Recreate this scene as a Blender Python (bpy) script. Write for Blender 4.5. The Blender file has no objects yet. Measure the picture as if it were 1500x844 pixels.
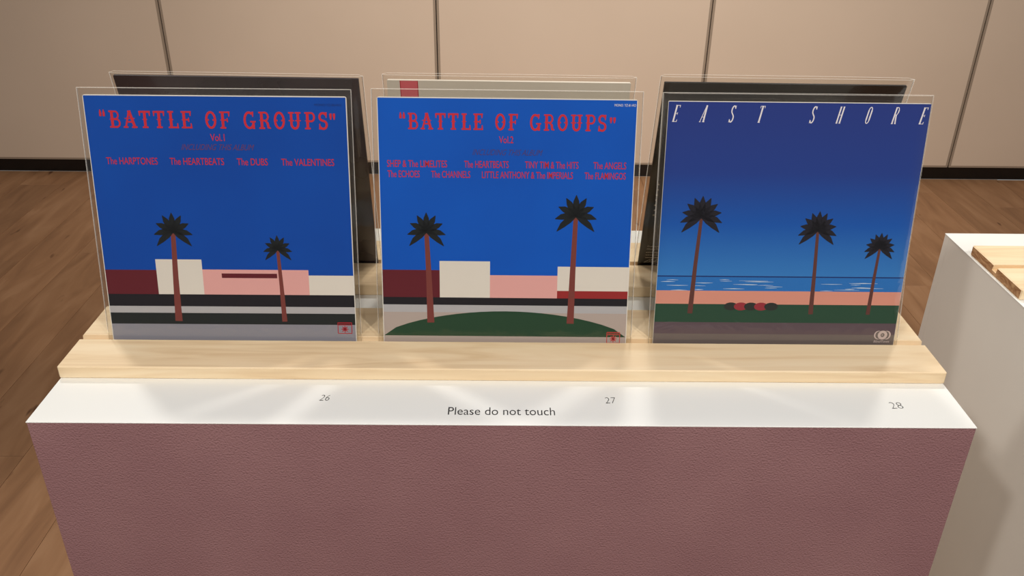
import bpy, bmesh, math, random
from mathutils import Matrix, Vector
random.seed(7)
S = bpy.context.scene
COL = S.collection

# ------------------------------------------------------------------ camera
H = 0.871                                   # height of the plinths
cam_d = bpy.data.cameras.new('camera')
cam = bpy.data.objects.new('camera', cam_d)
COL.objects.link(cam)
cam_d.sensor_fit = 'HORIZONTAL'
cam_d.sensor_width = 36.0
cam_d.lens = 1280.07 / 1500 * 36.0
cam_d.clip_start = 0.02
PITCH, YAW, ROLL = 0.49002, 0.01155, 0.01315
fwd = Vector((math.sin(YAW) * math.cos(PITCH), math.cos(YAW) * math.cos(PITCH), -math.sin(PITCH)))
right = Vector((math.cos(YAW), -math.sin(YAW), 0))
up = right.cross(fwd)
r2 = math.cos(ROLL) * right + math.sin(ROLL) * up
u2 = -math.sin(ROLL) * right + math.cos(ROLL) * up
m = Matrix((r2, u2, -fwd)).transposed().to_4x4()
m.translation = Vector((-0.0023, -0.8104, H + 0.6105))
cam.matrix_world = m
S.camera = cam

# ------------------------------------------------------------------ world, lamps, exposure
w = bpy.data.worlds.new('room_air')
S.world = w
w.use_nodes = True
w.node_tree.nodes['Background'].inputs[0].default_value = (1.0, 0.96, 0.92, 1)
w.node_tree.nodes['Background'].inputs[1].default_value = 0.26

def spot(name, loc, target, energy, angle=70, blend=0.8, radius=0.04, color=(1.0, 0.955, 0.89)):
    d = bpy.data.lights.new(name, 'SPOT')
    d.energy = energy; d.spot_size = math.radians(angle); d.spot_blend = blend
    d.shadow_soft_size = radius; d.color = color
    o = bpy.data.objects.new(name, d); COL.objects.link(o)
    o.location = loc
    o.rotation_euler = (Vector(target) - Vector(loc)).to_track_quat('-Z', 'Y').to_euler()
    return o

# track spots behind the plinths
spot('ceiling_spot', (-1.25, 1.50, 3.0), (-0.3, 0.25, H), 80, radius=0.09)
spot('ceiling_spot', (0.32, 1.55, 3.0), (0.15, 0.2, H), 68, radius=0.09)
spot('ceiling_spot', (1.05, 1.50, 3.0), (0.6, 0.25, H), 62, radius=0.09)
# track spots on the visitor's side
spot('ceiling_spot', (-1.15, -1.45, 3.0), (-0.1, 0.3, H + 0.1), 92, radius=0.08)
spot('ceiling_spot', (1.25, -1.45, 3.0), (0.3, 0.3, H + 0.1), 122, radius=0.07)
spot('ceiling_spot', (0.05, -2.3, 3.0), (0.1, 0.2, H), 84, radius=0.08)
# wall washers, then an added fill spot for the left floor
spot('ceiling_spot', (0.15, 1.3, 3.1), (0.15, 3.1, 0.75), 200, angle=95, blend=1.0, radius=0.10)
spot('ceiling_spot', (2.0, 1.0, 3.1), (2.2, 3.1, 0.5), 90, angle=95, blend=1.0, radius=0.10)
spot('ceiling_spot', (-1.9, 0.9, 3.1), (-1.9, 2.0, 0.0), 24, angle=95, blend=1.0, radius=0.10, color=(1.0, 0.90, 0.80))  # added warm fill, aimed at the floor to brighten the left side

S.view_settings.view_transform = 'Standard'
S.view_settings.look = 'None'
S.view_settings.gamma = 1.0
S.view_settings.use_curve_mapping = False
S.view_settings.exposure = 0.0
S.cycles.transparent_max_bounces = 32
S.cycles.caustics_reflective = False
S.cycles.caustics_refractive = False

# ------------------------------------------------------------------ helpers
def lin(c):
    f = lambda x: x / 12.92 if x <= 0.04045 else ((x + 0.055) / 1.055) ** 2.4
    return tuple(f(v / 255.0) for v in c) + (1.0,)

def mat(name, rgb, rough=0.5, spec=0.5):
    M = bpy.data.materials.new(name); M.use_nodes = True
    b = M.node_tree.nodes['Principled BSDF']
    b.inputs['Base Color'].default_value = lin(rgb)
    b.inputs['Roughness'].default_value = rough
    b.inputs['Specular IOR Level'].default_value = spec
    return M

def nodes(M):
    nt = M.node_tree
    return nt, nt.nodes['Principled BSDF'], lambda t: nt.nodes.new(t), nt.links.new

def noise_color(M, c1, c2, scale=(1, 1, 1), nscale=5, detail=4, distortion=0.0, lo=0.3, hi=0.7, coord='Object', bump=0.0, bump_scale=None, bdist=0.001):
    nt, b, N, L = nodes(M)
    tc = N('ShaderNodeTexCoord'); mp = N('ShaderNodeMapping')
    mp.inputs['Scale'].default_value = scale
    L(tc.outputs[coord], mp.inputs['Vector'])
    n = N('ShaderNodeTexNoise'); n.inputs['Scale'].default_value = nscale
    n.inputs['Detail'].default_value = detail; n.inputs['Distortion'].default_value = distortion
    L(mp.outputs[0], n.inputs['Vector'])
    r = N('ShaderNodeValToRGB')
    r.color_ramp.elements[0].position = lo; r.color_ramp.elements[1].position = hi
    r.color_ramp.elements[0].color = lin(c1); r.color_ramp.elements[1].color = lin(c2)
    L(n.outputs['Fac'], r.inputs[0]); L(r.outputs[0], b.inputs['Base Color'])
    if bump:
        n2 = n
        if bump_scale:
            n2 = N('ShaderNodeTexNoise'); n2.inputs['Scale'].default_value = bump_scale
            n2.inputs['Detail'].default_value = 2.0
            L(tc.outputs[coord], n2.inputs['Vector'])
        bp = N('ShaderNodeBump'); bp.inputs['Strength'].default_value = bump
        bp.inputs['Distance'].default_value = bdist
        L(n2.outputs['Fac'], bp.inputs['Height']); L(bp.outputs[0], b.inputs['Normal'])
    return r

def tag(o, label=None, cat=None, group=None, kind=None):
    if label: o['label'] = label
    if cat: o['category'] = cat
    if group: o['group'] = group
    if kind: o['kind'] = kind
    return o

def link(name, me, parent=None, mats=()):
    for M in (mats if isinstance(mats, (list, tuple)) else [mats]):
        me.materials.append(M)
    o = bpy.data.objects.new(name, me); COL.objects.link(o)
    if parent: o.parent = parent
    return o

def empty(name, loc=(0, 0, 0), rot=(0, 0, 0)):
    o = bpy.data.objects.new(name, None); COL.objects.link(o)
    o.location = loc; o.rotation_euler = rot; o.empty_display_size = 0.05
    return o

def bm_box(bm, a, b):
    vs = [bm.verts.new((x, y, z)) for x in (a[0], b[0]) for y in (a[1], b[1]) for z in (a[2], b[2])]
    for f in ((0, 1, 3, 2), (4, 6, 7, 5), (0, 4, 5, 1), (2, 3, 7, 6), (0, 2, 6, 4), (1, 5, 7, 3)):
        bm.faces.new([vs[i] for i in f])
    return vs

def finish(bm, name, bevel=0.0, seg=2, smooth=False):
    if bevel:
        bmesh.ops.bevel(bm, geom=bm.edges[:], offset=bevel, segments=seg, profile=0.5, affect='EDGES')
    bmesh.ops.recalc_face_normals(bm, faces=bm.faces[:])
    me = bpy.data.meshes.new(name); bm.to_mesh(me); bm.free()
    if smooth:
        for p in me.polygons: p.use_smooth = True
    return me

def box(name, a, b, M, parent=None, bevel=0.0, seg=2):
    bm = bmesh.new(); bm_box(bm, a, b)
    return link(name, finish(bm, name, bevel, seg), parent, M)

# ------------------------------------------------------------------ materials
M_white = mat('white_laminate', (236, 236, 232), 0.42, 0.4)
M_side = mat('white_paint', (226, 220, 212), 0.6, 0.3)
noise_color(M_side, (222, 216, 208), (230, 225, 217), nscale=3)
M_mauve = mat('mauve_stipple_paint', (140, 104, 104), 0.62, 0.3)
noise_color(M_mauve, (146, 107, 110), (154, 115, 117), nscale=9, bump=1.0, bump_scale=430, bdist=0.0014)
M_panel = mat('beige_wall_panel', (206, 192, 176), 0.55, 0.3)
noise_color(M_panel, (212, 191, 170), (218, 197, 176), nscale=1.5, bump=0.15, bump_scale=500, bdist=0.0004)
M_trim = mat('taupe_edge_trim', (158, 140, 122), 0.45)
M_gap = mat('dark_gap', (34, 24, 18), 0.8, 0.1)
M_under = mat('brown_subfloor', (70, 46, 30), 0.8, 0.1)
M_base = mat('black_baseboard', (12, 11, 11), 0.25, 0.5)

def wood_floor():
    M = mat('oak_vinyl_plank', (140, 95, 60), 0.5, 0.35)
    nt, b, N, L = nodes(M)
    tc = N('ShaderNodeTexCoord'); oi = N('ShaderNodeObjectInfo')
    add = N('ShaderNodeVectorMath'); add.operation = 'ADD'
    sc = N('ShaderNodeVectorMath'); sc.operation = 'SCALE'; sc.inputs['Scale'].default_value = 37.0
    cx = N('ShaderNodeCombineXYZ')
    for i in range(3): L(oi.outputs['Random'], cx.inputs[i])
    L(cx.outputs[0], sc.inputs[0]); L(tc.outputs['Object'], add.inputs[0]); L(sc.outputs[0], add.inputs[1])
    mp = N('ShaderNodeMapping'); mp.inputs['Scale'].default_value = (10, 1.6, 5); L(add.outputs[0], mp.inputs['Vector'])
    n = N('ShaderNodeTexNoise'); n.inputs['Scale'].default_value = 1.4; n.inputs['Detail'].default_value = 6; n.inputs['Distortion'].default_value = 1.2
    L(mp.outputs[0], n.inputs['Vector'])
    r = N('ShaderNodeValToRGB')
    e = r.color_ramp.elements
    e[0].position = 0.25; e[0].color = lin((130, 93, 64)); e[1].position = 0.8; e[1].color = lin((170, 130, 96))
    x = e.new(0.5); x.color = lin((151, 111, 78))
    L(n.outputs['Fac'], r.inputs[0])
    # short dark knots
    mp2 = N('ShaderNodeMapping'); mp2.inputs['Scale'].default_value = (26, 7, 5); L(add.outputs[0], mp2.inputs['Vector'])
    n2 = N('ShaderNodeTexNoise'); n2.inputs['Scale'].default_value = 1.0; n2.inputs['Detail'].default_value = 2
    L(mp2.outputs[0], n2.inputs['Vector'])
    r2 = N('ShaderNodeValToRGB'); r2.color_ramp.elements[0].position = 0.70; r2.color_ramp.elements[1].position = 0.78
    L(n2.outputs['Fac'], r2.inputs[0])
    mx = N('ShaderNodeMix'); mx.data_type = 'RGBA'; mx.inputs[7].default_value = lin((98, 64, 40))
    L(r2.outputs[0], mx.inputs[0]); L(r.outputs[0], mx.inputs[6])
    # plank to plank variation
    hs = N('ShaderNodeHueSaturation'); mr = N('ShaderNodeMapRange')
    mr.inputs[3].default_value = 0.90; mr.inputs[4].default_value = 1.07
    L(oi.outputs['Random'], mr.inputs[0]); L(mr.outputs[0], hs.inputs['Value']); L(mx.outputs[2], hs.inputs['Color'])
    L(hs.outputs[0], b.inputs['Base Color'])
    bp = N('ShaderNodeBump'); bp.inputs['Strength'].default_value = 0.15; bp.inputs['Distance'].default_value = 0.001
    L(n.outputs['Fac'], bp.inputs['Height']); L(bp.outputs[0], b.inputs['Normal'])
    return M
M_floor = wood_floor()

def wood_pine():
    M = mat('pale_pine', (226, 196, 152), 0.5, 0.35)
    nt, b, N, L = nodes(M)
    tc = N('ShaderNodeTexCoord'); mp = N('ShaderNodeMapping'); mp.inputs['Scale'].default_value = (2.2, 26, 26)
    L(tc.outputs['Object'], mp.inputs['Vector'])
    n = N('ShaderNodeTexNoise'); n.inputs['Scale'].default_value = 1.5; n.inputs['Detail'].default_value = 5; n.inputs['Distortion'].default_value = 1.5
    L(mp.outputs[0], n.inputs['Vector'])
    r = N('ShaderNodeValToRGB'); e = r.color_ramp.elements
    e[0].position = 0.22; e[0].color = lin((214, 182, 140)); e[1].position = 0.8; e[1].color = lin((242, 221, 187))
    x = e.new(0.5); x.color = lin((234, 208, 170))
    L(n.outputs['Fac'], r.inputs[0]); L(r.outputs[0], b.inputs['Base Color'])
    bp = N('ShaderNodeBump'); bp.inputs['Strength'].default_value = 0.12; bp.inputs['Distance'].default_value = 0.0006
    L(n.outputs['Fac'], bp.inputs['Height']); L(bp.outputs[0], b.inputs['Normal'])
    return M
M_pine = wood_pine()
M_end = mat('pine_end_grain', (190, 148, 108), 0.6, 0.25)
noise_color(M_end, (150, 104, 68), (198, 156, 114), scale=(1, 20, 55), nscale=1.3, detail=5, distortion=2.5, lo=0.35, hi=0.6)

def plastic(name, edge=False):
    M = bpy.data.materials.new(name); M.use_nodes = True
    nt = M.node_tree; nt.nodes.clear()
    N = nt.nodes.new; L = nt.links.new
    out = N('ShaderNodeOutputMaterial'); tr = N('ShaderNodeBsdfTransparent'); gl = N('ShaderNodeBsdfGlossy'); mx = N('ShaderNodeMixShader')
    fr = N('ShaderNodeFresnel')          # a thin film: the same reflectance from either side
    ge = N('ShaderNodeNewGeometry'); io = N('ShaderNodeMapRange')
    io.inputs[3].default_value = 1.45; io.inputs[4].default_value = 1 / 1.45
    L(ge.outputs['Backfacing'], io.inputs[0]); L(io.outputs[0], fr.inputs['IOR'])
    tc = N('ShaderNodeTexCoord'); n = N('ShaderNodeTexNoise'); n.inputs['Scale'].default_value = 14; n.inputs['Detail'].default_value = 3; n.inputs['Distortion'].default_value = 2
    L(tc.outputs['Object'], n.inputs['Vector'])
    bp = N('ShaderNodeBump'); bp.inputs['Strength'].default_value = 0.25; bp.inputs['Distance'].default_value = 0.004
    L(n.outputs['Fac'], bp.inputs['Height']); L(bp.outputs[0], gl.inputs['Normal'])
    gl.inputs['Roughness'].default_value = 0.10
    tr.inputs['Color'].default_value = (0.97, 0.965, 0.95, 1)
    mu = N('ShaderNodeMath'); mu.operation = 'MULTIPLY'; mu.inputs[1].default_value = 1.25; mu.use_clamp = True   # two faces of the film
    L(fr.outputs[0], mu.inputs[0]); L(mu.outputs[0], mx.inputs[0]); L(tr.outputs[0], mx.inputs[1]); L(gl.outputs[0], mx.inputs[2])
    last = mx
    if edge:
        df = N('ShaderNodeBsdfTranslucent'); df.inputs['Color'].default_value = (0.9, 0.88, 0.85, 1)
        d2 = N('ShaderNodeBsdfDiffuse'); d2.inputs['Color'].default_value = (0.9, 0.88, 0.85, 1)
        a = N('ShaderNodeAddShader'); L(df.outputs[0], a.inputs[0]); L(d2.outputs[0], a.inputs[1])
        m2 = N('ShaderNodeMixShader'); m2.inputs[0].default_value = 0.14
        L(mx.outputs[0], m2.inputs[1]); L(a.outputs[0], m2.inputs[2]); last = m2
    L(last.outputs[0], out.inputs[0])
    return M
M_clear = plastic('clear_plastic'); M_weld = plastic('clear_plastic_weld', True)

# ------------------------------------------------------------------ room shell
FX0, FX1, FY0, WALL_Y = -3.345, 3.305, -2.6, 3.101
fl = box('floor', (FX0, FY0, -0.05), (FX1, WALL_Y, -0.006), M_under)
tag(fl, 'brown oak look plank floor running towards the panelled wall', kind='structure')
PW, PLEN, G = 0.19, 1.22, 0.0008
def plank_mesh(l):
    bm = bmesh.new(); bm_box(bm, (G / 2, G / 2, -0.006), (PW - G / 2, l - G / 2, 0.0))
    return finish(bm, 'plank', 0.0006, 1)
cache = {}
ncol = int(round((FX1 - FX0) / PW))
offs = [0.13, 0.74, 0.40, 1.02, 0.27, 0.88, 0.57]
for i in range(ncol):
    x = FX0 + i * PW
    y = FY0 - offs[i % 7]
    if 9 <= i <= 11: y = 1.009 - 4 * PLEN + (0 if i < 11 else 0.5)
    while y < WALL_Y:
        a, b = max(y, FY0), min(y + PLEN, WALL_Y + 0.0055)
        y += PLEN
        if b - a < 0.03: continue
        k = round(b - a, 3)
        if k not in cache:
            cache[k] = plank_mesh(k); cache[k].materials.append(M_floor)
        o = bpy.data.objects.new('plank', cache[k]); COL.objects.link(o)
        o.location = (x, a, 0); o.parent = fl

WH = 3.2
wb = box('wall_back', (FX0, WALL_Y + 0.03, 0.0), (FX1, WALL_Y + 0.10, WH), M_gap)
tag(wb, 'beige panelled wall with narrow dark vertical seams', kind='structure')
SEAM = [-2.697 - 1.198, -2.697, -1.499, -0.302, 0.896, 2.100, 3.298]
PB = 0.061
for a, b in zip(SEAM[:-1], SEAM[1:]):
    a2, b2 = max(a, FX0), min(b, FX1)
    if a2 > a: p0 = a2
    else: p0 = a + 0.0125
    p1 = b - 0.0125 if b == b2 else b2
    box('wall_panel', (p0, WALL_Y - 0.001, PB + 0.009), (p1, WALL_Y + 0.03, WH), M_panel, wb)
    if p0 > a2: box('edge_trim', (a + 0.0022, WALL_Y - 0.0006, PB + 0.009), (a + 0.0123, WALL_Y + 0.03, WH), M_trim, wb)
    if p1 < b: box('edge_trim', (b - 0.0123, WALL_Y - 0.0006, PB + 0.009), (b - 0.0022, WALL_Y + 0.03, WH), M_trim, wb)
    box('bottom_trim', (p0 - 0.009, WALL_Y - 0.0006, PB), (p1 + 0.009, WALL_Y + 0.03, PB + 0.0088), M_trim, wb)
bb = box('baseboard_back', (FX0, WALL_Y + 0.006, 0.0), (FX1, WALL_Y + 0.0298, PB - 0.0005), M_base, bevel=0.001, seg=1)
tag(bb, 'recessed black baseboard under the beige wall panels', kind='structure')

# ------------------------------------------------------------------ print / lettering builder
def text_polys(s, off=0.0):
    cu = bpy.data.curves.new('t', 'FONT'); cu.body = s; cu.offset = off; cu.resolution_u = 4; cu.dimensions = '2D'; cu.fill_mode = 'FRONT'
    o = bpy.data.objects.new('t', cu); COL.objects.link(o)
    dg = bpy.context.evaluated_depsgraph_get(); dg.update()
    me = bpy.data.meshes.new_from_object(o.evaluated_get(dg))
    vs = [(v.co.x, v.co.y) for v in me.vertices]; fs = [tuple(p.vertices) for p in me.polygons]
    bpy.data.objects.remove(o); bpy.data.curves.remove(cu); bpy.data.meshes.remove(me)
    return vs, fs

class Print:
    """flat inked shapes on a sheet, in millimetres; layers lie a hair apart"""
    def __init__(s): s.v = []; s.f = []; s.mi = []; s.mats = []
    def _m(s, M):
        if M not in s.mats: s.mats.append(M)
        return s.mats.index(M)
    def poly(s, pts, M, layer=0):
        k = len(s.v)
        s.v += [(x, y, layer) for x, y in pts]; s.f.append(tuple(range(k, k + len(pts)))); s.mi.append(s._m(M))
    def rect(s, x0, y0, x1, y1, M, layer=0): s.poly([(x0, y0), (x1, y0), (x1, y1), (x0, y1)], M, layer)
    def ell(s, cx, cy, rx, ry, M, layer=0, n=28, a0=0, a1=2 * math.pi):
        s.poly([(cx + rx * math.cos(a0 + (a1 - a0) * i / n), cy + ry * math.sin(a0 + (a1 - a0) * i / n)) for i in range(n)], M, layer)
    def stroke(s, pts, wd, M, layer=0):
        ws = wd if isinstance(wd, (list, tuple)) else [wd] * len(pts)
        L, R = [], []
        for i, p in enumerate(pts):
            a = pts[max(i - 1, 0)]; b = pts[min(i + 1, len(pts) - 1)]
            dx, dy = b[0] - a[0], b[1] - a[1]; l = math.hypot(dx, dy) or 1
            nx, ny = -dy / l * ws[i] / 2, dx / l * ws[i] / 2
            L.append((p[0] + nx, p[1] + ny)); R.append((p[0] - nx, p[1] - ny))
        for i in range(len(pts) - 1): s.poly([R[i], R[i + 1], L[i + 1], L[i]], M, layer)
    def text(s, t, x0, x1, y0, y1, M, layer=0, off=0.0, shear=0.0):
        vs, fs = text_polys(t, off)
        ax, bx = min(v[0] for v in vs), max(v[0] for v in vs); ay, by = min(v[1] for v in vs), max(v[1] for v in vs)
        sx, sy = (x1 - x0 - shear * (y1 - y0)) / (bx - ax), (y1 - y0) / (by - ay)
        k = len(s.v); mi = s._m(M)
        for x, y in vs:
            yy = (y - ay) * sy; s.v.append((x0 + (x - ax) * sx + shear * yy, y0 + yy, layer))
        for f in fs: s.f.append(tuple(i + k for i in f)); s.mi.append(mi)
    def build(s, name, parent, base=-0.00005, flat=False):
        me = bpy.data.meshes.new(name)
        if flat: vs = [(x / 1000, y / 1000, -base + l * 0.000012) for x, y, l in s.v]
        else: vs = [(x / 1000, base - l * 0.000012, y / 1000) for x, y, l in s.v]
        me.from_pydata(vs, [], s.f); me.update()
        o = link(name, me, parent, s.mats)
        for p, i in zip(me.polygons, s.mi): p.material_index = i
        return o

def arc(cx, cy, rx, ry, a0, a1, n=12):
    return [(cx + rx * math.cos(math.radians(a0 + (a1 - a0) * i / n)), cy + ry * math.sin(math.radians(a0 + (a1 - a0) * i / n))) for i in range(n + 1)]

# decorated slab capitals, unit height: lists of strokes [(points, width)]
def stem(x): return [([(x, 0), (x, 1)], .17), ([(x - .17, .05), (x + .17, .05)], .1), ([(x - .17, .95), (x + .17, .95)], .1), ([(x - .15, .5), (x, .5), (x + .15, .5)], [.02, .15, .02])]
SLAB = {
 'B': (.68, stem(.2) + [([(.2, .95), (.4, .95)] + arc(.4, .735, .17, .215, 90, -90) + [(.2, .52)], .1), ([(.2, .5), (.44, .5)] + arc(.44, .275, .19, .225, 90, -90) + [(.2, .05)], .11)]),
 'A': (.8, [([(.12, 0), (.4, 1)], .11), ([(.4, 1), (.68, 0)], .17), ([(.25, .35), (.58, .35)], .09), ([(0, .05), (.28, .05)], .1), ([(.5, .05), (.82, .05)], .1), ([(.3, .96), (.5, .96)], .08), ([(.1, .55), (.7, .55)], .05)]),
 'T': (.68, [([(.34, 0), (.34, 1)], .17), ([(.17, .05), (.51, .05)], .1), ([(.02, .94), (.66, .94)], .12), ([(.05, .98), (.05, .7)], [.12, .05]), ([(.63, .98), (.63, .7)], [.12, .05]), ([(.19, .5), (.34, .5), (.49, .5)], [.02, .15, .02])]),
 'L': (.62, stem(.2) + [([(.2, .05), (.6, .05)], .1), ([(.58, 0), (.58, .3)], [.13, .05])]),
 'E': (.66, stem(.2) + [([(.2, .05), (.62, .05)], .1), ([(.2, .95), (.6, .95)], .1), ([(.2, .5), (.48, .5)], .09), ([(.6, 0), (.6, .3)], [.13, .05]), ([(.58, 1), (.58, .72)], [.13, .05]), ([(.47, .38), (.47, .62)], .07)]),
 'F': (.64, stem(.2) + [([(.2, .95), (.6, .95)], .1), ([(.2, .5), (.48, .5)], .09), ([(.58, 1), (.58, .7)], [.13, .05]), ([(.47, .38), (.47, .62)], .07)]),
 'O': (.7, [(arc(.35, .5, .26, .45, 0, 360, 24), .14), ([(.12, .5), (.24, .5)], .1), ([(.46, .5), (.58, .5)], .1)]),
 'G': (.74, [(arc(.36, .5, .27, .45, 50, 330, 20), .14), ([(.6, .0), (.6, .42)], .15), ([(.42, .42), (.74, .42)], .1), ([(.58, 1), (.58, .7)], [.12, .05])]),
 'R': (.74, stem(.2) + [([(.2, .95), (.4, .95)] + arc(.4, .72, .18, .23, 90, -90) + [(.2, .49)], .11), ([(.4, .49), (.54, .35), (.58, .08), (.72, .05)], [.1, .15, .15, .08])]),
 'U': (.8, [([(.2, 1), (.2, .3)] + arc(.4, .3, .2, .25, 180, 360) + [(.6, .3), (.6, 1)], .15), ([(.03, .95), (.37, .95)], .1), ([(.43, .95), (.77, .95)], .1), ([(.04, .5), (.36, .5)], .07), ([(.44, .5), (.76, .5)], .07)]),
 'P': (.66, stem(.2) + [([(.2, .95), (.42, .95)] + arc(.42, .71, .18, .24, 90, -90) + [(.2, .47)], .12)]),
 'S': (.6, [(arc(.3, .73, .2, .22, 30, 270, 14) + arc(.3, .27, .21, .23, 90, -150, 14), .14), ([(.49, 1), (.49, .68)], [.12, .05]), ([(.1, 0), (.1, .34)], [.12, .05])]),
}
# tall narrow slanted capitals with one heavy stroke each
NARROW = {
 'E': (.36, [([(.08, 0), (.08, 1)], .10), ([(0, .98), (.36, .98)], .035), ([(0, .02), (.36, .02)], .035), ([(.08, .5), (.26, .5)], .03), ([(.34, 1), (.34, .86)], .035), ([(.34, 0), (.34, .14)], .035), ([(.26, .43), (.26, .57)], .03)]),
 'A': (.40, [([(.02, 0), (.26, 1)], .04), ([(.28, 1), (.30, 0)], .10), ([(.10, .3), (.28, .3)], .03), ([(-.04, .02), (.1, .02)], .03), ([(.2, .02), (.4, .02)], .03)]),
 'S': (.36, [(arc(.18, .76, .13, .22, 20, 230, 12) + arc(.18, .24, .13, .22, 50, -160, 12), .075), ([(.31, 1), (.31, .8)], .03), ([(.04, 0), (.04, .2)], .03)]),
 'T': (.40, [([(.2, 0), (.2, 1)], .10), ([(.02, .98), (.38, .98)], .035), ([(.03, 1), (.03, .86)], .03), ([(.37, 1), (.37, .86)], .03), ([(.1, .02), (.3, .02)], .03)]),
 'H': (.42, [([(.08, 0), (.08, 1)], .09), ([(.32, 0), (.32, 1)], .09), ([(.08, .5), (.32, .5)], .03), ([(0, .985), (.16, .985)], .03), ([(.24, .985), (.4, .985)], .03), ([(0, .015), (.16, .015)], .03), ([(.24, .015), (.4, .015)], .03)]),
 'O': (.36, [([(.06, .2), (.06, .8)], .085), ([(.30, .2), (.30, .8)], .085), (arc(.18, .8, .12, .18, 0, 180, 10), .055), (arc(.18, .2, .12, .18, 180, 360, 10), .055)]),
 'R': (.40, [([(.08, 0), (.08, 1)], .09), ([(.08, .98), (.2, .98)] + arc(.2, .76, .11, .22, 90, -90, 10) + [(.08, .54)], .05), ([(.31, .68), (.31, .84)], .07), ([(.2, .54), (.33, 0)], .085), ([(0, .015), (.16, .015)], .03), ([(.26, .015), (.4, .015)], .03)]),
}
def glyphs(P, table, s, x0, x1, y0, y1, M, layer, gap=0.16, shear=0.0, space=0.45):
    wtot = 0
    for ch in s: wtot += (space if ch == ' ' else table[ch][0]) + gap
    wtot -= gap
    h = y1 - y0; kx = (x1 - x0) / wtot; x = 0
    for ch in s:
        if ch == ' ': x += space + gap; continue
        wd, strokes = table[ch]
        for si, (pts, sw) in enumerate(strokes):
            q = [(x0 + (x + px) * kx + shear * py * h, y0 + py * h) for px, py in pts]
            P.stroke(q, [v * h * 0.92 for v in sw] if isinstance(sw, list) else sw * h * 0.92, M, layer + si * 0.2)
        x += wd + gap
def quotes(P, x0, x1, y0, y1, M, layer, flip=False):
    w_ = (x1 - x0) * 0.4
    for xx in (x0, x1 - w_):
        if not flip: P.poly([(xx, y0), (xx + w_, y0), (xx + w_, y0 + (y1 - y0) * .55), (xx + w_ * .6, y1), (xx + w_ * .3, y1), (xx, y0 + (y1 - y0) * .5)], M, layer)
        else: P.poly([(xx, y0 + (y1 - y0) * .5), (xx + w_ * .3, y0), (xx + w_ * .7, y0), (xx + w_, y0 + (y1 - y0) * .5), (xx + w_, y1), (xx, y1)], M, layer)

# ------------------------------------------------------------------ plinths
PLW, PLD = 1.0923, 0.5448
def plinth(x0, x1, label):
    t = empty('display_plinth', ((x0 + x1) / 2, PLD / 2, 0))
    hw, hd = (x1 - x0) / 2, PLD / 2
    box('top_panel', (-hw, -hd, H - 0.0014), (hw, hd, H), M_white, t, 0.0004, 1)
    box('front_panel', (-hw + 0.0006, -hd + 0.0005, 0.001), (hw - 0.0006, -hd + 0.016, H - 0.0015), M_mauve, t, 0.0005, 1)
    box('side_panel', (-hw + 0.0006, -hd + 0.0162, 0.001), (-hw + 0.016, hd - 0.0165, H - 0.0015), M_side, t)
    box('side_panel', (hw - 0.016, -hd + 0.0162, 0.001), (hw - 0.0006, hd - 0.0165, H - 0.0015), M_side, t)
    box('back_panel', (-hw + 0.0006, hd - 0.0163, 0.001), (hw - 0.0006, hd - 0.0006, H - 0.0015), M_side, t)
    tag(t, label, 'plinth')
    return t
P1 = plinth(-PLW / 2, PLW / 2, 'white topped display plinth with mauve textured front, holding the records')
P2 = plinth(0.751, 0.751 + PLW, 'white display plinth with an empty wooden rack, beside the record display')
M_ink = mat('black_vinyl_letters', (40, 40, 40), 0.5, 0.2)
M_ink2 = mat('grey_pencil_ink', (96, 96, 98), 0.6, 0.2)
def plinth_text(name, s, x0, x1, y0, y1, M, off, shear=0.0):
    P = Print(); P.text(s, x0 * 1000, x1 * 1000, (y0 - PLD / 2) * 1000, (y1 - PLD / 2) * 1000, M, 0, off, shear)
    o = P.build(name, P1, base=-(H + 0.0002), flat=True)
    return o
plinth_text('notice_lettering', 'Please do not touch', -0.0656, 0.0596, 0.0188, 0.0338, M_ink, -0.004)
plinth_text('number_lettering', '26', -0.2205, -0.2075, 0.0452, 0.0570, M_ink, -0.018, 0.15)
plinth_text('number_lettering', '27', 0.1212, 0.1334, 0.0434, 0.0556, M_ink, -0.02)
plinth_text('number_lettering', '28', 0.4615, 0.4760, 0.0364, 0.0492, M_ink, -0.024)

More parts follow.
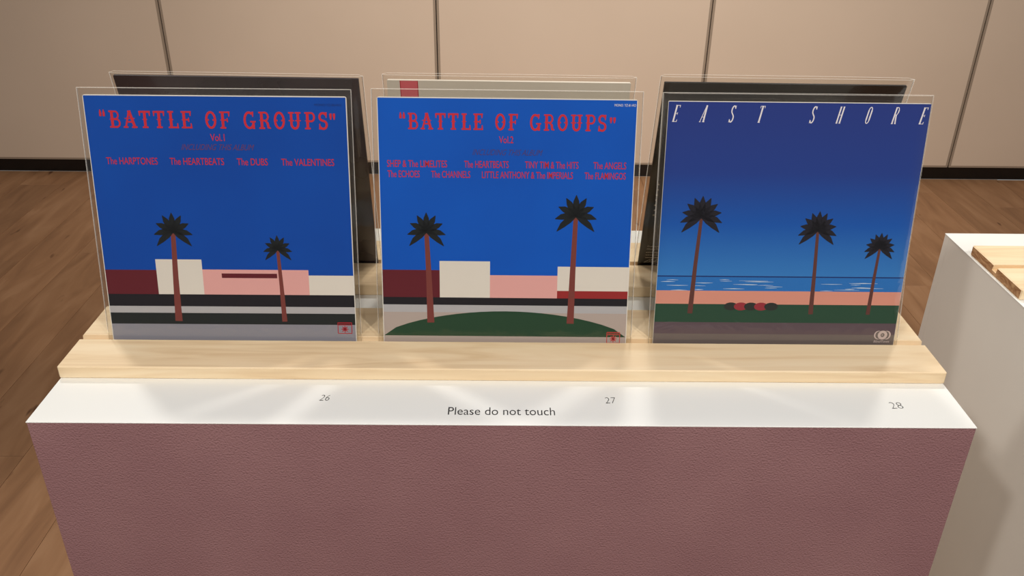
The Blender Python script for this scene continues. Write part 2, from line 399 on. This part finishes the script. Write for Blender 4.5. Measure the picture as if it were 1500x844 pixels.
# ------------------------------------------------------------------ grooved wooden racks
T = 0.0172
def rack(name, x0, x1, y0, dg, dw, dp, label, group=None, lean=0.16):
    """plank with one slanted slot along its length"""
    t = empty(name, ((x0 + x1) / 2, y0 + dp / 2, H))
    hw = (x1 - x0) / 2; d0 = -dp / 2
    c = 0.0014; zb = T * 0.42; sh = (T - zb) * math.tan(lean)
    a = d0 + dg; b = a + dw
    prof = [(d0 + c, 0), (dp / 2 - c, 0), (dp / 2, c), (dp / 2, T - c), (dp / 2 - c, T),
            (b + .0006, T), (b, T - .0006), (b - sh, zb), (a - sh, zb), (a, T - .0006), (a - .0006, T),
            (d0 + c, T), (d0, T - c), (d0, c)]
    bm = bmesh.new()
    n = len(prof)
    rings = []
    for x, k in ((-hw, .0015), (-hw + .0015, 0), (hw - .0015, 0), (hw, .0015)):
        ring = []
        for (py, pz) in prof:
            yy = py; zz = pz
            if k:
                yy = max(d0 + k, min(dp / 2 - k, py)); zz = max(k, min(T - k, pz)) if pz != zb else zb
            ring.append(bm.verts.new((x, yy, zz)))
        rings.append(ring)
    for r0, r1 in zip(rings[:-1], rings[1:]):
        for i in range(n): bm.faces.new((r0[i], r0[(i + 1) % n], r1[(i + 1) % n], r1[i]))
    # end caps: two blocks and the web under the slot
    for ring, fl_ in ((rings[0], False), (rings[-1], True)):
        for idx in ((13, 0, 8, 9, 10, 11, 12), (0, 1, 7, 8), (1, 2, 3, 4, 5, 6, 7)):
            f = [ring[i] for i in idx]
            bm.faces.new(f[::-1] if fl_ else f)
    me = finish(bm, 'grooved_plank')
    o = link('grooved_plank', me, t, [M_pine, M_end])
    for p in me.polygons:
        if abs(p.normal.x) > 0.9: p.material_index = 1
    tag(t, label, 'record rack', group)
    return t
A0, DGA, DWA, DP = 0.0889, 0.0643, 0.0112, 0.1524
B0, DGB, DWB = 0.308, 0.0709, 0.0119
rack('record_rack', -0.5473, 0.5472, A0, DGA, DWA, DP, 'pale pine plank with slot holding the three blue record albums')
rack('record_rack', -0.5473, 0.5472, B0, DGB, DWB, DP, 'pale pine plank with slot holding the dark and cream record albums', lean=-0.16)
rack('record_rack', 0.7541, 0.7541 + 1.0945, B0, DGB, DWB, DP, 'empty pale pine plank with slot on the neighbouring white plinth', lean=-0.16)

# ------------------------------------------------------------------ albums
M_card = mat('white_card_edge', (226, 222, 214), 0.6)
M_red = mat('red_print', (200, 36, 52), 0.5, 0.2)
M_darkred = mat('purple_red_print', (96, 54, 100), 0.5, 0.2)
M_blue1 = mat('deep_blue_print', (8, 66, 150), 0.5, 0.08)
M_blue2 = mat('bright_blue_print', (0, 78, 170), 0.5, 0.08)
noise_color(M_blue1, (0, 66, 160), (0, 74, 172), nscale=6)
noise_color(M_blue2, (0, 80, 184), (0, 88, 196), nscale=6)
def sky_print():
    M = mat('dusk_blue_print', (30, 50, 120), 0.5, 0.08)
    nt, b, N, L = nodes(M)
    tc = N('ShaderNodeTexCoord'); sp = N('ShaderNodeSeparateXYZ'); L(tc.outputs['Object'], sp.inputs[0])
    mr = N('ShaderNodeMapRange'); mr.inputs[1].default_value = 0.10; mr.inputs[2].default_value = 0.315
    L(sp.outputs['Z'], mr.inputs[0])
    r = N('ShaderNodeValToRGB'); e = r.color_ramp.elements
    e[0].position = 0.0; e[0].color = lin((52, 122, 196)); e[1].position = 1.0; e[1].color = lin((38, 56, 132))
    x = e.new(0.3); x.color = lin((22, 86, 176)); x = e.new(0.6); x.color = lin((34, 62, 142))
    L(mr.outputs[0], r.inputs[0]); L(r.outputs[0], b.inputs['Base Color'])
    return M
M_dusk = sky_print()
ink = {}
def I(rgb):
    if rgb not in ink: ink[rgb] = mat('print_%02x%02x%02x' % rgb, rgb, 0.5, 0.12)
    return ink[rgb]
PINK, CREAM, MAROON, BLACK, GREYL, GREY, TAN, GREEN, DGREEN, TRUNK, WHITE = (224, 164, 160), (222, 214, 204), (96, 26, 36), (26, 22, 28), (176, 174, 178), (138, 138, 150), (196, 140, 108), (34, 66, 44), (30, 34, 34), (120, 58, 52), (232, 228, 224)

def palm(P, x, y, h, r, lean, layer, tw=4.0, n=9, trunk=TRUNK, leaf=(22, 26, 28), rnd=False):
    top = (x + lean, y + h)
    P.stroke([(x, y), (x + lean * .4, y + h * .5), top], [tw * 1.3, tw, tw * .8], I(trunk), layer)
    if rnd:
        for k in range(14):
            a = 2 * math.pi * k / 14
            P.poly([(top[0], top[1] + r * .4), (top[0] + r * .8 * math.cos(a - .25), top[1] + r * .5 + r * .8 * math.sin(a - .25)), (top[0] + r * math.cos(a), top[1] + r * .5 + r * 1.1 * math.sin(a)), (top[0] + r * .8 * math.cos(a + .25), top[1] + r * .5 + r * .8 * math.sin(a + .25))], I(leaf), layer + 1)
        return
    for k in range(n):
        a = math.radians(-25 + 230 * k / (n - 1))
        dx, dy = math.cos(a), math.sin(a)
        q = [(top[0] + r * s * dx, top[1] + r * s * dy - r * .25 * s * s * (1 - dy)) for s in (0, .35, .7, 1.0)]
        P.stroke(q, [r * .12, r * .34, r * .28, r * .03], I(leaf), layer + 1)

def emblem(P, x0, x1, y0, y1, layer, M):
    """square label stamp with a burst"""
    wd = (x1 - x0) * .05
    for a, b in (((x0, y0), (x1, y0)), ((x1, y0), (x1, y1)), ((x1, y1), (x0, y1)), ((x0, y1), (x0, y0))): P.stroke([a, b], wd, M, layer)
    hh = (y1 - y0)
    P.stroke([(x0, y1 - hh * .22), (x1, y1 - hh * .22)], wd * .7, M, layer)
    P.text('ROULETTE', x0 + wd * 2, x1 - wd * 2, y1 - hh * .19, y1 - hh * .05, M, layer)
    cx, cy = (x0 + x1) / 2, y0 + hh * .40
    for k in range(8):
        a = math.pi * k / 4
        P.stroke([(cx, cy), (cx + hh * .2 * math.cos(a), cy + hh * .2 * math.sin(a)), (cx + hh * .33 * math.cos(a), cy + hh * .33 * math.sin(a))], [hh * .1, hh * .09, hh * .05], M, layer)
    P.ell(cx, cy, hh * .13, hh * .13, M, layer, 16)

CW = 0.315
def card(parent, th, M, corner=0.0025, name='cover'):
    """board cover with slightly rounded corners; front face at local y = 0"""
    pts = []
    for cx, cz, a0 in ((CW / 2 - corner, corner, -90), (CW / 2 - corner, CW - corner, 0), (-CW / 2 + corner, CW - corner, 90), (-CW / 2 + corner, corner, 180)):
        for k in range(4):
            a = math.radians(a0 + 30 * k); pts.append((cx + corner * math.cos(a), cz + corner * math.sin(a)))
    bm = bmesh.new()
    f = [bm.verts.new((x, 0, z)) for x, z in pts]; b = [bm.verts.new((x, th, z)) for x, z in pts]
    bm.faces.new(f); bm.faces.new(b[::-1])
    for i in range(len(pts)): bm.faces.new((f[i], b[i], b[(i + 1) % len(pts)], f[(i + 1) % len(pts)]))
    return link(name, finish(bm, name), parent, M)

def sleeve(parent, th, ml, mr, mt, bulge_f, bulge_b, seed, weld=None):
    """clear outer sleeve, a little larger than the cover; both sheets meet in a weld at the sides"""
    rnd = random.Random(seed)
    x0, x1, z0, z1 = -CW / 2 - ml, CW / 2 + mr, -0.0010, CW + mt
    xs = [x0, x0 + ml * .35, -CW / 2 - .0004] + [-CW / 2 + CW * i / 16 for i in range(1, 16)] + [CW / 2 + .0004, x1 - mr * .35, x1]
    NX, NZ = len(xs) - 1, 22
    pin = [0.0, 0.25, 1.0] + [1.0] * (NX - 5) + [1.0, 0.25, 0.0]
    mid = th / 2 if weld is None else weld
    bm = bmesh.new(); g = {}
    for j in range(NZ + 1):
        fz = j / NZ
        up_ = min(1.0, max(0.0, (fz - .06) / .3))
        mid = th / 2 if weld is None else th / 2 + (weld - th / 2) * up_
        top = 1.0 if fz < .97 else 0.75
        dz = rnd.uniform(-.0005, .0005) if j == NZ else 0
        for i in range(NX + 1):
            fx = i / NX
            z = z0 + (z1 - z0) * fz + dz
            puff = max(0.0, math.sin(math.pi * fx)) ** .5
            yf = -0.0007 - bulge_f * puff * up_ * (0.7 + 0.3 * math.sin(9 * fx + seed + 5 * fz))
            yb = th + 0.0004 + bulge_b * up_ * (puff * .6 + .4)
            k = pin[i] * top
            g[0, i, j] = bm.verts.new((xs[i], mid + (yf - mid) * k, z))
            g[1, i, j] = g[0, i, j] if pin[i] == 0 else bm.verts.new((xs[i], mid + (yb - mid) * k, z))
    for s in (0, 1):
        for i in range(NX):
            for j in range(NZ):
                q = []
                for v in (g[s, i, j], g[s, i + 1, j], g[s, i + 1, j + 1], g[s, i, j + 1]):
                    if v not in q: q.append(v)
                bm.faces.new(q if s == 0 else q[::-1])
    co = {k: v.co.copy() for k, v in g.items()}
    me = bpy.data.meshes.new('outer_sleeve'); bm.to_mesh(me); bm.free()
    for p in me.polygons: p.use_smooth = True
    o = link('outer_sleeve', me, parent, M_clear)
    def strip(pts, wx, wz):
        bm = bmesh.new(); vs = []
        for c in pts:
            vs.append((bm.verts.new((c.x - wx, c.y - .00012, c.z - wz)), bm.verts.new((c.x + wx, c.y - .00012, c.z + wz)),
                       bm.verts.new((c.x + wx, c.y + .00012, c.z + wz)), bm.verts.new((c.x - wx, c.y + .00012, c.z - wz))))
        for a, b in zip(vs[:-1], vs[1:]):
            for i in range(4): bm.faces.new((a[i], a[(i + 1) % 4], b[(i + 1) % 4], b[i]))
        bm.faces.new(vs[0]); bm.faces.new(vs[-1][::-1])
        link('welded_rim', finish(bm, 'welded_rim'), o, M_weld)
    # welded rims that catch the light: left, right, and the two lips at the top
    for i in (0, NX): strip([co[0, i, j] for j in range(1, NZ + 1)], .00045, 0)
    for k in (0, 1): strip([co[k, i, NZ] for i in range(NX + 1)], 0, .0003)
    return o

def album(x, y0, lean, roll, th, label, group=None):
    o = empty('record_album', (x, y0, H + T * 0.42 + 0.0016 + abs(roll) * 0.165), (-lean, -roll, 0))
    tag(o, label, 'record album', group)
    return o
ZB = 0.0
YA = A0 + DGA + DWA * 0.52
YB = B0 + DGB + DWB * 0.40

# The cover paintings are plain stand-ins: colour bands, blocks and simple palms.
def letters(parent, table, txt, x0, x1, y0, y1, M, gap=0.16, shear=0.0, space=0.45):
    """one object for each capital of a title"""
    tot = sum((space if c == ' ' else table[c][0]) + gap for c in txt) - gap
    kx = (x1 - x0) / tot; x = 0
    for c in txt:
        wd = space if c == ' ' else table[c][0]
        if c != ' ':
            P = Print(); glyphs(P, table, c, x0 + x * kx, x0 + (x + wd) * kx, y0, y1, M, 20, gap, shear); P.build('title_letter', parent)
        x += wd + gap
def line(parent, name, txt, x0, x1, y0, y1, M, off=0.0, shear=0.0):
    P = Print(); P.text(txt, x0, x1, y0, y1, M, 20, off, shear); return P.build(name, parent)
def quote(parent, *a):
    P = Print(); quotes(P, *a); return P.build('quotation_mark', parent)
BD = 0.004

# --- deep blue album
a1 = album(-0.3492, YA, 0.2012, 0.0012, .0022, 'deep blue record album with red title over pink and maroon blocks')
c1 = card(a1, .0022, M_card)
P = Print(); X = 156.6
P.rect(-X, 90, X, 313.9, M_blue1)
P.rect(-X, 1, X, 90.5, I(GREY), 1)
P.rect(-X, 60, -92, 98, I(MAROON), 2)
P.rect(-92, 60, -34, 112, I(CREAM), 2); P.rect(-34, 60, 100, 99, I(PINK), 2); P.rect(100, 60, X, 92, I(CREAM), 2)
P.rect(-10, 88, 60, 94, I(MAROON), 3)
P.rect(-X, 48, X, 66, I(BLACK), 5); P.rect(-X, 40, X, 50, I(GREYL), 6)
P.rect(-X, 26, X, 41, I(DGREEN), 7)
palm(P, -70, 30, 118, 24, 4, 8, 7)
palm(P, 66, 30, 96, 18, -3, 11, 5)
P.build('front_print', c1)
quote(c1, -139.8, -133.0, 289.5, 297.5, M_red, 20); quote(c1, 136.5, 143.2, 287.5, 295, M_red, 20, True)
letters(c1, SLAB, 'BATTLE OF GROUPS', -129.0, 134.5, 275.8, 296.4, M_red)
line(c1, 'volume_lettering', 'Vol.1', -9, 8.2, 260.8, 269.5, M_red, BD)
line(c1, 'subtitle_lettering', 'INCLUDING THIS ALBUM', -45.5, 43.5, 249.8, 257, M_darkred, 0, .35)
for t_, xa, xb in (('The HARPTONES', -138, -75.7), ('The HEARTBEATS', -60.8, 5), ('The DUBS', 20.9, 58.4), ('The VALENTINES', 75, 139.4)):
    line(c1, 'artist_lettering', t_, xa, xb, 231.6, 240.2, M_red, BD)
line(c1, 'catalogue_lettering', 'MONO YZ-80-RO', 119, 151, 303.6, 306.4, I((14, 44, 110)))
P = Print(); emblem(P, 134, 151.8, 14.5, 29, 20, I((176, 30, 44))); P.build('label_emblem', c1)
sleeve(a1, .0022, .0062, .0058, .0085, .0016, .004, 1)

# --- brighter blue album, green lawn
a2 = album(0.0007, YA, 0.2139, -0.0018, .0022, 'bright blue record album with red title over a dark green lawn')
c2 = card(a2, .0022, M_card)
P = Print()
P.rect(-X, 90, X, 313.9, M_blue2)
P.rect(-X, 1, X, 90.5, I((176, 162, 156)), 1)
P.rect(-X, 60, -84, 100, I(MAROON), 2)
P.rect(-84, 60, -20, 112, I(CREAM), 2); P.rect(-20, 60, 66, 94, I(PINK), 2); P.rect(66, 60, X, 106, I(CREAM), 2)
P.rect(66, 60, X, 74, I((150, 40, 40)), 3)
P.rect(-X, 54, X, 64, I(BLACK), 5)
P.rect(-X, 44, X, 55, I(GREYL), 4)
P.poly([(-X, 12)] + [(-X + 2 * X * k / 20, 12 + 34 * math.sin(math.pi * k / 20) ** .6) for k in range(21)] + [(X, 12)], I(GREEN), 6)
palm(P, -96, 30, 120, 24, -4, 8, 7)
palm(P, 84, 30, 142, 26, 3, 11, 7)
P.build('front_print', c2)
quote(c2, -130.6, -123.8, 289.5, 297, M_red, 20); quote(c2, 124.5, 131.5, 286.5, 293.5, M_red, 20, True)
letters(c2, SLAB, 'BATTLE OF GROUPS', -120.8, 121, 276.6, 296.4, M_red)
line(c2, 'volume_lettering', 'Vol.2', -9.8, 7.7, 261, 269.5, M_red, BD)
line(c2, 'subtitle_lettering', 'INCLUDING THIS ALBUM', -42.5, 44, 246.2, 253.4, I((70, 60, 120)), 0, .35)
for t_, xa, xb in (('SHEP & The LIMELITES', -147, -73.4), ('The HEARTBEATS', -52.4, 2.2), ('TINY TIM & The HITS', 22.4, 88.1), ('The ANGELS', 106.6, 147)):
    line(c2, 'artist_lettering', t_, xa, xb, 230.6, 239.2, M_red, BD)
for t_, xa, xb in (('The ECHOES', -146.7, -107.2), ('The CHANNELS', -92.9, -44.9), ('LITTLE ANTHONY & The IMPERIALS', -30.5, 81.7), ('The FLAMINGOS', 96.1, 146.9)):
    line(c2, 'artist_lettering', t_, xa, xb, 217.9, 226.4, M_red, BD)
line(c2, 'catalogue_lettering', 'MONO. YZ-81-RO', 129.5, 155.5, 306.6, 309.6, I(WHITE))
P = Print(); emblem(P, 132.3, 149, 4, 18.6, 20, I((200, 60, 60))); P.build('label_emblem', c2)
sleeve(a2, .0022, .0065, .0065, .0088, .0012, .004, 2)

# --- dusk blue album with sea and shore
a3 = album(0.3505, YA, 0.167, -0.0004, .0022, 'dusk blue record album with slim white capitals over sea and sand bands')
c3 = card(a3, .0022, M_card, .0012)
P = Print(); X3 = 157.2
P.rect(-X3, 96, X3, 314.4, M_dusk)
P.rect(-X3, .6, X3, 96.5, I((92, 76, 84)), 1)
P.rect(-X3, 76, X3, 97, I((40, 112, 190)), 2); P.rect(-X3, 95.4, X3, 97, I((24, 50, 110)), 3)
rn = random.Random(4)
for k in range(26):
    u = rn.uniform(-X3, X3 - 40); vv = 76.8 + k * .6; l_ = rn.uniform(10, 38)
    P.stroke([(u, vv), (u + l_ / 2, vv + rn.uniform(-.3, .3)), (u + l_, vv)], [.2, rn.uniform(.5, 1.2), .2], I((190, 206, 224)), 3 + k * .03)
P.rect(-X3, 58, X3, 77, I((216, 146, 128)), 5)
P.rect(-X3, 34, X3, 59, I((40, 72, 54)), 6)
P.rect(-X3, .6, X3, 18, I((108, 98, 96)), 6)
for k in range(5): P.ell(-60 + 13 * k, 56, 9, 5.5, I((150, 48, 58) if k % 2 else (46, 48, 44)), 7 + .1 * k, 14)
palm(P, -112, 46, 128, 26, 5, 9, 5, trunk=(96, 56, 50), leaf=(30, 28, 38), n=11)
palm(P, 44, 46, 112, 24, -4, 12, 4.6, trunk=(96, 56, 50), leaf=(30, 28, 38), n=11)
palm(P, 118, 46, 90, 19, 3, 15, 4, trunk=(96, 56, 50), leaf=(30, 28, 38), n=11)
P.build('front_print', c3)
for ch, xx in (('E', -152), ('A', -119.1), ('S', -84.7), ('T', -50.9), ('S', 12.4), ('H', 44.6), ('O', 79.3), ('R', 111.5), ('E', 145.0)):
    letters(c3, NARROW, ch, xx, xx + NARROW[ch][0] * 15.0, 290.4, 310.4, I((232, 226, 232)), shear=.20)
P = Print(); ml = I((196, 178, 174)); md = I((108, 98, 96))
P.ell(136, 18, 5.6, 6, ml, 20); P.ell(137.2, 18, 5.0, 5.4, md, 21); P.ell(147, 18, 5.2, 6, ml, 20); P.ell(145.4, 18, 4.8, 5.4, md, 21)
P.ell(141.5, 18, 6.2, 6.2, ml, 22); P.ell(141.5, 18, 2.6, 2.8, md, 23); P.text('R', 140.5, 142.6, 16.7, 19.4, ml, 24)
P.build('label_emblem', c3)
line(c3, 'label_lettering', 'BlindTown', 130.9, 151.8, 7.4, 10.6, ml, .01, .2)
sleeve(a3, .0022, .0056, .0050, .0092, .001, .010, 3, .009)

# --- albums on the far plank, seen from behind, leaning towards the visitor's side
M_dark = mat('plum_black_card', (44, 36, 42), 0.16, 0.9)
noise_color(M_dark, (36, 29, 34), (58, 49, 54), nscale=7)
M_cream = mat('cream_card', (206, 196, 182), 0.5)
noise_color(M_cream, (200, 190, 176), (212, 203, 189), nscale=4)
M_black = mat('black_card', (26, 22, 21), 0.16, 0.9)
b1 = album(-0.3500, YB, -0.2315, -0.0058, .0032, 'plum black record album leaning behind the deep blue album')
card(b1, .0032, M_dark, .001)
sleeve(b1, .0032, .0045, .0055, .0040, .001, .003, 4)
b2 = album(0.0024, YB, -0.2425, -0.0033, .0032, 'cream record album with a red strip, leaning behind the bright blue album')
cc = card(b2, .0032, M_cream, .002)
P = Print()
P.rect(-141, .5, -117.5, 314.5, I((206, 96, 104)), 1); P.rect(-141, .5, -140, 314.5, I((168, 30, 48)), 2); P.rect(-118.6, .5, -117.5, 314.5, I((168, 30, 48)), 2)
P.build('red_strip', cc)
sleeve(b2, .0032, .0055, .0065, .0075, .001, .003, 5)
b3 = album(0.3601, YB, -0.2425, -0.0043, .0032, 'black record album with tiny white credits, leaning behind the dusk blue album')
cc = card(b3, .0032, M_black, .001)
P = Print(); gw = I((190, 178, 160))
for k in range(7): P.rect(-146 + (k % 2) * .4, 100 + 9 * k, -143.4, 102.4 + 9 * k, gw, 1)
P.build('track_marks', cc)['kind'] = 'stuff'; P = Print()
P.text('Produced by', -146.5, -122, 41, 44, gw, 1)
P.text('Mixed by', -146.8, -128, 35.6, 38.6, gw, 1)
for k, xe in enumerate((-120, -126, -124)):
    u = -147.5
    while u < xe:
        l_ = rn.uniform(1.2, 3.2); P.rect(u, 30 - 5 * k, u + l_, 31.6 - 5 * k, gw, 1); u += l_ + .8
P.build('credits_lettering', cc); P = Print()
sg = [(-148, 12.5), (-143, 15), (-140, 18), (-141, 13), (-137, 17.5), (-135, 13), (-131, 15), (-127, 17.5), (-128, 13.5), (-123, 17), (-119, 14)]
P.stroke(sg, .8, I((214, 204, 186)), 2); P.stroke([(-149, 11.5), (-134, 12.6), (-117, 12)], .6, I((214, 204, 186)), 2)
P.build('signature', cc)
sleeve(b3, .0032, .0055, .0075, .0085, .001, .004, 6)
